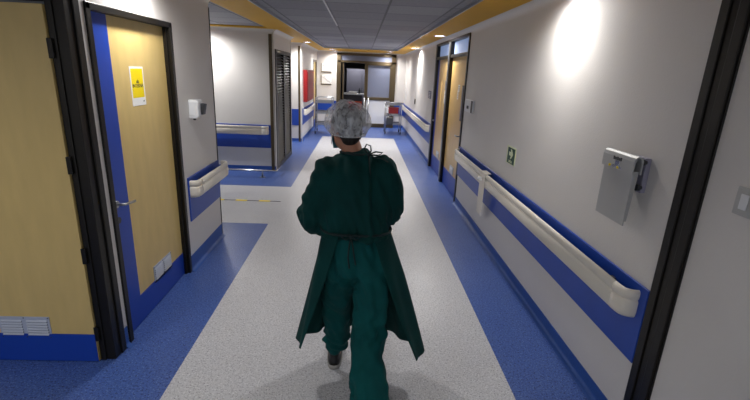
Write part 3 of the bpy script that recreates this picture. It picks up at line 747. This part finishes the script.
# head
def hball(c, r, M=16):
    b2 = nb(); ball(b2, (0, 0, 0), r, 20, 14)
    for v in b2.verts: v.co = hp(*(Vector(c)+v.co))
    me = bpy.data.meshes.new('t'); b2.to_mesh(me); b2.free(); bm.from_mesh(me); bpy.data.meshes.remove(me)
hball((0, -.01, .02), (.075, .092, .09)); hball((0, .03, -.04), (.058, .062, .075)); hball((0, .075, -.075), (.025, .022, .022))
hball((0, .098, -.012), (.012, .018, .02)); hball((0, .09, .01), (.010, .014, .03)); hball((0, .092, -.048), (.024, .010, .008)); hball((0, .088, -.060), (.02, .010, .007))
hball((0, .085, .03), (.05, .012, .008))
for sx in (-1, 1): hball((sx*.078, -.002, -.012), (.008, .018, .032)); hball((sx*.045, .06, -.015), (.025, .025, .02))
# arms
shL, elL, wrL = (-.155, 2.20, 1.335), (-.24, 2.22, 1.08), (-.10, 2.42, 1.10)
shR, elR, wrR = (.125, 2.19, 1.355), (.18, 2.23, 1.14), (.08, 2.43, 1.12)
for a, b, c in ((shL, elL, wrL), (shR, elR, wrR)): limb(bm, [(a, .045), (b, .038), (c, .026)])
# hands: palm + fingers, curled around a small clipboard held in front
for sx, w in ((-1, Vector(wrL)), (1, Vector(wrR))):
    inn = -sx
    pc = w+Vector((inn*.035, .045, .0))
    for t in range(5): ball(bm, w.lerp(pc, t/4), (.030, .030, .016+.002*t), 12, 8)
    ball(bm, pc+Vector((inn*.01, .012, 0)), (.038, .036, .014), 12, 8)
    d = Vector((inn*.62, .78, 0)).normalized(); side = Vector((d.y, -d.x, 0))*sx
    for f, (o_, L) in enumerate(((-.028, .066), (-.009, .075), (.010, .070), (.027, .055))):
        b0 = pc+d*.03+side*o_; b1 = b0+d*L*.45+Vector((0, 0, -.004)); b2_ = b1+d*L*.25+Vector((0, 0, -.02)); b3 = b2_-d*L*.08+Vector((0, 0, -.02))
        limb(bm, [(tuple(b0), .0095), (tuple(b1), .0088), (tuple(b2_), .008), (tuple(b3), .007)], 10)
    t0 = w.lerp(pc, .5)-side*.02; t1 = t0+d*.03-side*.022+Vector((0, 0, .004)); t2 = t1+d*.03-side*.004
    limb(bm, [(tuple(t0), .012), (tuple(t1), .0105), (tuple(t2), .009)], 10)
body = obj('body', remesh(bm, .0055, 3), SKIN, P, norm=False)
body['label'] = 'skin of head, neck and hands'
for sx in (-1, 1):
    bm = nb(); ball(bm, tuple(hp(sx*.031, .078, .008)), .012); obj('eye', bm, EYEW, P)
# hair under cap plus nape hair
bm = nb()
def hb(bm_, c, r, n_=24, m_=18):
    b2 = nb(); ball(b2, (0, 0, 0), r, n_, m_)
    for v in b2.verts: v.co = hp(*(Vector(c)+v.co))
    me = bpy.data.meshes.new('t'); b2.to_mesh(me); b2.free(); bm_.from_mesh(me); bpy.data.meshes.remove(me)
hb(bm, (0, -.022, .035), (.083, .092, .085)); hb(bm, (0, -.058, -.03), (.062, .044, .048)); hb(bm, (0, -.052, -.062), (.045, .03, .028)); hb(bm, (0, -.085, .05), (.045, .04, .045))
obj('hair', remesh(bm, .006, 4, lambda c, nn: .002*noise.noise(Vector((c.x*90, c.y*90, c.z*12)))), HAIR, P, norm=False)
bm = nb(); path(bm, [tuple(hp(.0+.020*math.cos(a), -.108-.004*math.sin(a*2), .095+.014*math.sin(a))) for a in [2*PI*i/20 for i in range(20)]], .005, 8, close=True)
obj('hair_tie', bm, RED, P, label='red hair tie showing through the cap')
# bouffant cap
bm = nb(); NU, NV = 96, 30; rings = []
for j in range(NV+1):
    v = j/NV; th = v*PI*.66
    ring = []
    for i in range(NU):
        a = 2*PI*i/NU
        x = math.sin(th)*math.cos(a); y = math.sin(th)*math.sin(a); z = math.cos(th)
        fr = .5+.5*math.sin(a)      # 1 at face, 0 at nape
        rx, ry, rz = .115, .132, .112
        zz = z*rz
        if z < 0: zz = z*(.085+.075*(1-fr))
        k = 1
        if v > .8: k = 1-(v-.8)/.2*.17
        pl = .003*math.sin(a*26+2*math.sin(v*7))*max(0, v*1.6-.5)**2+.009*noise.noise(Vector((x*2.5, y*2.5, z*2.5)))+.003*noise.noise(Vector((x*9, y*9, z*5)))
        ring.append(bm.verts.new(hp(x*(rx*k+pl), -.022+y*(ry*k+pl), .028+zz+pl*z)))
    rings.append(ring)
for j in range(1, NV):
    for i in range(NU): bm.faces.new((rings[j][i], rings[j][(i+1)%NU], rings[j+1][(i+1)%NU], rings[j+1][i])).smooth = True
top = bm.verts.new(hp(0, -.022, .133))
for i in range(NU): bm.faces.new((rings[1][i], rings[1][(i+1)%NU], top)).smooth = True
for q in rings[0]: bm.verts.remove(q)
cap = obj('bouffant_cap', bm, CAP, P)
bm = nb(); path(bm, [tuple(rr) for rr in [hp(math.sin(PI*.66)*math.cos(a)*.0985, -.022+math.sin(PI*.66)*math.sin(a)*.11, .028+math.cos(PI*.66)*(.085+.075*(.5-.5*math.sin(a)))) for a in [2*PI*i/40 for i in range(40)]]], .004, 8, close=True)
obj('elastic_hem', bm, CAP, cap)
# face mask
bm = nb(); g = []
for j in range(9):
    row = []
    for i in range(13):
        u = (i/12-.5)*2; v = j/8
        a = u*1.25
        row.append(bm.verts.new(hp(math.sin(a)*(.076-.012*v), .02+math.cos(a)*(.092-.02*abs(v-.5)-.01*v), .0-.10*v)))
    g.append(row)
for j in range(8):
    for i in range(12): bm.faces.new((g[j][i], g[j][i+1], g[j+1][i+1], g[j+1][i])).smooth = True
mk = obj('face_mask', bm, MASK, P); sm = mk.modifiers.new('s', 'SOLIDIFY'); sm.thickness = .003
for sx in (-1, 1):
    bm = nb(); path(bm, [tuple(hp(sx*.073, .045, -.005)), tuple(hp(sx*.082, .012, .012)), tuple(hp(sx*.088, -.012, 0)), tuple(hp(sx*.085, -.018, -.03)), tuple(hp(sx*.075, .03, -.08))], .0018, 6)
    obj('ear_loop', bm, PAPER, mk)
# gown top
bm = nb()
loft(bm, [((-.004, 2.155, 1.02), .194, .138), ((-.004, 2.155, 1.035), .190, .134), ((-.005, 2.16, 1.055), .180, .124), ((-.006, 2.165, 1.085), .188, .132), ((-.012, 2.17, 1.15), .186, .132), ((-.015, 2.185, 1.27), .186, .125), ((-.018, 2.195, 1.35), .182, .11), ((-.02, 2.20, 1.405), .135, .085), ((-.024, 2.205, 1.445), .078, .066), ((-.026, 2.205, 1.46), .066, .058)], 32)
limb(bm, [((-.152, 2.195, 1.340), .084), ((-.195, 2.20, 1.24), .084), ((-.238, 2.21, 1.11), .088), ((-.222, 2.24, 1.06), .08), ((-.17, 2.31, 1.075), .066), (wrL, .042)])
limb(bm, [((.120, 2.19, 1.365), .083), ((.145, 2.20, 1.28), .082), ((.165, 2.215, 1.19), .086), ((.165, 2.235, 1.13), .08), ((.14, 2.31, 1.11), .064), (wrR, .042)])
def folds(c, nn):
    d = .016*noise.noise(Vector((c.x*13, c.y*9, c.z*4.5+3)))+.010*noise.noise(Vector((c.x*28+5+c.z*9, c.y*20, c.z*9)))
    # vertical fold in the overlapping back panel
    if nn.y < -.2:
        d += .012*math.exp(-((c.x-.045-.12*(1.4-c.z)*.3)/.012)**2)*min(1, max(0, (c.z-1.0)*6))
        d -= .010*math.exp(-((c.x-.07-.12*(1.4-c.z)*.3)/.012)**2)*min(1, max(0, (c.z-1.0)*6))
        d -= .005*math.exp(-((c.x+.085)/.02)**2)*min(1, max(0, (c.z-1.02)*6))
        if c.z < 1.2: d += .006*math.sin(c.x*85+3*math.sin(c.z*22)+c.x*c.z*60)*max(0, 1-abs(c.z-1.09)/.1)
    if abs(c.x+.01) > .17: d += .004*math.sin(c.z*48+c.y*50+c.x*60+5*noise.noise(c*7))
    return d
gt = obj('gown', remesh(bm, .009, 7, folds), GOWN, P, norm=False)
# sleeve cuffs (knitted)
bm = nb()
for w, e in ((wrL, elL), (wrR, elR)):
    bm = nb(); d = (Vector(w)-Vector(e)).normalized(); tube(bm, Vector(w)-d*.01, Vector(w)+d*.045, .040, .034); obj('cuff', bm, GOWN, gt)
# waist belt and bow
bm = nb(); path(bm, [(-.005+.184*math.cos(a), 2.16+.130*math.sin(a), 1.055+.004*math.sin(3*a)) for a in [2*PI*i/48 for i in range(48)]], .007, 8, close=True)
obj('waist_tie', bm, TIE, gt)
bm = nb()
kn = Vector((-.03, 2.025, 1.055))
for sx in (-1, 1):
    path(bm, [kn, kn+Vector((sx*.025, -.012, .015)), kn+Vector((sx*.045, -.012, .002)), kn+Vector((sx*.028, -.010, -.012)), kn], .004, 6)
path(bm, [kn, kn+Vector((-.008, -.012, -.05)), kn+Vector((-.012, -.008, -.11)), kn+Vector((-.004, -.006, -.17))], .004, 6)
path(bm, [kn, kn+Vector((.012, -.012, -.05)), kn+Vector((.018, -.008, -.10)), kn+Vector((.028, -.006, -.15))], .004, 6)
ball(bm, kn, .01); obj('waist_bow', bm, TIE, gt)
# neck tie
bm = nb(); kn = Vector((.045, 2.135, 1.455))
path(bm, [kn, kn+Vector((-.022, -.006, .03)), kn+Vector((-.012, -.006, .052)), kn+Vector((.008, -.006, .046)), kn+Vector((.012, -.005, .02)), kn], .0042, 6)
path(bm, [kn, kn+Vector((.035, -.004, .016)), kn+Vector((.07, -.002, .012)), kn+Vector((.05, -.006, -.002)), kn], .0042, 6)
path(bm, [kn, kn+Vector((.03, -.012, -.012)), kn+Vector((.075, -.01, -.018)), kn+Vector((.10, -.006, -.035))], .0042, 6)
path(bm, [kn, kn+Vector((.005, -.02, -.04)), kn+Vector((.012, -.022, -.09)), kn+Vector((.008, -.022, -.12))], .004, 6)
path(bm, [(-.026+.072*math.cos(a), 2.205+.064*math.sin(a), 1.452+.003*math.sin(2*a)) for a in [2*PI*i/32 for i in range(32)]], .006, 8, close=True)
ball(bm, kn, .009); obj('neck_tie', bm, TIE, gt)
# gown skirt, open at the back
bm = nb(); NA, NZ = 110, 40; g = []
for j in range(NZ+1):
    v = j/NZ; row = []
    for i in range(NA+1):
        u = i/NA*2-1
        amax = (1-v)*R_(150)+v*R_(118)
        a = u*amax
        sxr = .180+(.415-.180)*v**.95 if u > 0 else .180+(.335-.180)*v**.95
        syr = .130+(.25-.13)*v
        cx = -.002+.0*v; cy = 2.155+.06*v
        fold = (.006+.022*v)*math.sin(a*9+1.7*math.sin(a*2)+v*1.2)*min(1, v*3)*(1-abs(u)**8)
        x = cx+(sxr+fold)*math.sin(a); y = cy+(syr+fold)*math.cos(a)
        ztip = .35 if u < 0 else .275
        zf = .26-.05*max(0, u); zh = zf+(ztip-zf)*abs(u)**2
        z = 1.045+(zh-1.045)*v+.004*math.sin(a*7)*v
        # the back panels swing with the stride
        row.append(bm.verts.new((x, y, z)))
    g.append(row)
for j in range(NZ):
    for i in range(NA): bm.faces.new((g[j][i], g[j][i+1], g[j+1][i+1], g[j+1][i])).smooth = True
sk = obj('gown_skirt', bm, GOWN, P); so = sk.modifiers.new('s', 'SOLIDIFY'); so.thickness = .003
# trousers
bm = nb()
loft(bm, [((.0, 2.155, .80), .15, .11), ((.0, 2.15, .88), .168, .128), ((.0, 2.155, .96), .165, .125), ((0, 2.16, 1.02), .155, .115)], 28)
limb(bm, [((-.085, 2.165, .86), .102), ((-.095, 2.25, .68), .094), ((-.107, 2.33, .50), .086), ((-.112, 2.385, .33), .084), ((-.114, 2.415, .22), .082), ((-.112, 2.42, .185), .078)])
limb(bm, [((.088, 2.14, .86), .106), ((.090, 2.13, .70), .098), ((.082, 2.115, .50), .092), ((.080, 2.02, .34), .092), ((.088, 1.93, .20), .094), ((.096, 1.90, .13), .096)])
def tf(c, nn):
    d = .018*noise.noise(Vector((c.x*12, c.y*8, c.z*6)))+.013*noise.noise(Vector((c.x*26+c.z*10, c.y*20, c.z*12)))
    if c.z < .26 and c.x < 0: d += .010*math.sin(c.z*95+c.x*25+3*noise.noise(c*12))
    if c.x > 0: d += .008*math.sin(c.z*52-c.x*55+2*noise.noise(c*8))*math.exp(-((c.z-.5)/.12)**2)+.007*math.sin(c.z*40+c.x*60)*math.exp(-((c.z-.82)/.07)**2)
    if nn.y < -.2: d -= .016*math.exp(-((c.x-.0)/.02)**2)*(1 if .72 < c.z < .92 else 0)
    d += .005*math.sin(math.atan2(c.y-2.1, c.x-(.09 if c.x > 0 else -.09))*5+c.z*6)
    return d
obj('trousers', remesh(bm, .009, 6, tf), TROUS, P, norm=False)
# shoes
def shoe(ax, ay, az, tilt):
    bm = nb(); N2 = 24; R1 = []
    outl = []
    for i in range(N2):
        a = 2*PI*i/N2; yy = math.sin(a); xx = math.cos(a); xx = math.copysign(abs(xx)**.55, xx)
        w = .050+.006*max(0, yy)
        outl.append((xx*w, yy*.135+.075))
    def M(p):
        q = Matrix.Rotation(tilt, 3, 'X') @ (Vector(p)-Vector((0, .15, 0)))+Vector((0, .15, 0))
        return Vector((ax, ay-.02, az))+q
    up = nb()
    for bmx, levels in ((bm, ((0, .96), (.004, 1), (.024, 1), (.028, .97))),):
        rr = [[bmx.verts.new(M((x*k, .075+(y-.075)*k, z))) for x, y in outl] for z, k in levels]
        for A, B in zip(rr, rr[1:]):
            for i in range(N2): bmx.faces.new((A[i], A[(i+1)%N2], B[(i+1)%N2], B[i])).smooth = True
        bmx.faces.new(rr[0]); bmx.faces.new(rr[-1])
    rr = []
    for z, k, sh in ((.027, .95, 0), (.055, .92, -.002), (.075, .72, -.02), (.10, .50, -.045), (.115, .44, -.055)):
        rr.append([up.verts.new(M((x*(k if z < .09 else .85), .075+sh+(y-.075)*k, z-(.018 if (y > .12 and z > .06) else 0)))) for x, y in outl])
    for A, B in zip(rr, rr[1:]):
        for i in range(N2): up.faces.new((A[i], A[(i+1)%N2], B[(i+1)%N2], B[i])).smooth = True
    up.faces.new(rr[0]); up.faces.new(rr[-1])
    s_ = obj('shoe', up, SHOE, P); obj('sole', bm, SOLE, s_)
shoe(-.122, 2.445, .001, 0)
shoe(.105, 1.87, .002, R_(-22))
# ------------------------------------------------------------------ camera
cam = bpy.data.cameras.new('camera'); co = bpy.data.objects.new('camera', cam); C.objects.link(co)
r2 = Vector((0.99872387, -0.0284428, 0.04173289)); d2_ = Vector((0.03194488, -0.2842552, -0.95821631)); fw = Vector((0.03911715, 0.95832666, -0.28298385))
M = Matrix((( r2.x, -d2_.x, -fw.x, 0), (r2.y, -d2_.y, -fw.y, 0), (r2.z, -d2_.z, -fw.z, 1.85), (0, 0, 0, 1)))
co.matrix_world = M
cam.sensor_width = 36; cam.lens = 431.99*36/750; cam.clip_start = .05
sc = bpy.context.scene; sc.camera = co
w = bpy.data.worlds.new('world'); sc.world = w; w.use_nodes = True
w.node_tree.nodes['Background'].inputs[0].default_value = (.86, .92, 1, 1); w.node_tree.nodes['Background'].inputs[1].default_value = .5
vs = sc.view_settings; vs.view_transform = 'Standard'; vs.look = 'None'; vs.gamma = 1; vs.use_curve_mapping = False; vs.exposure = .58
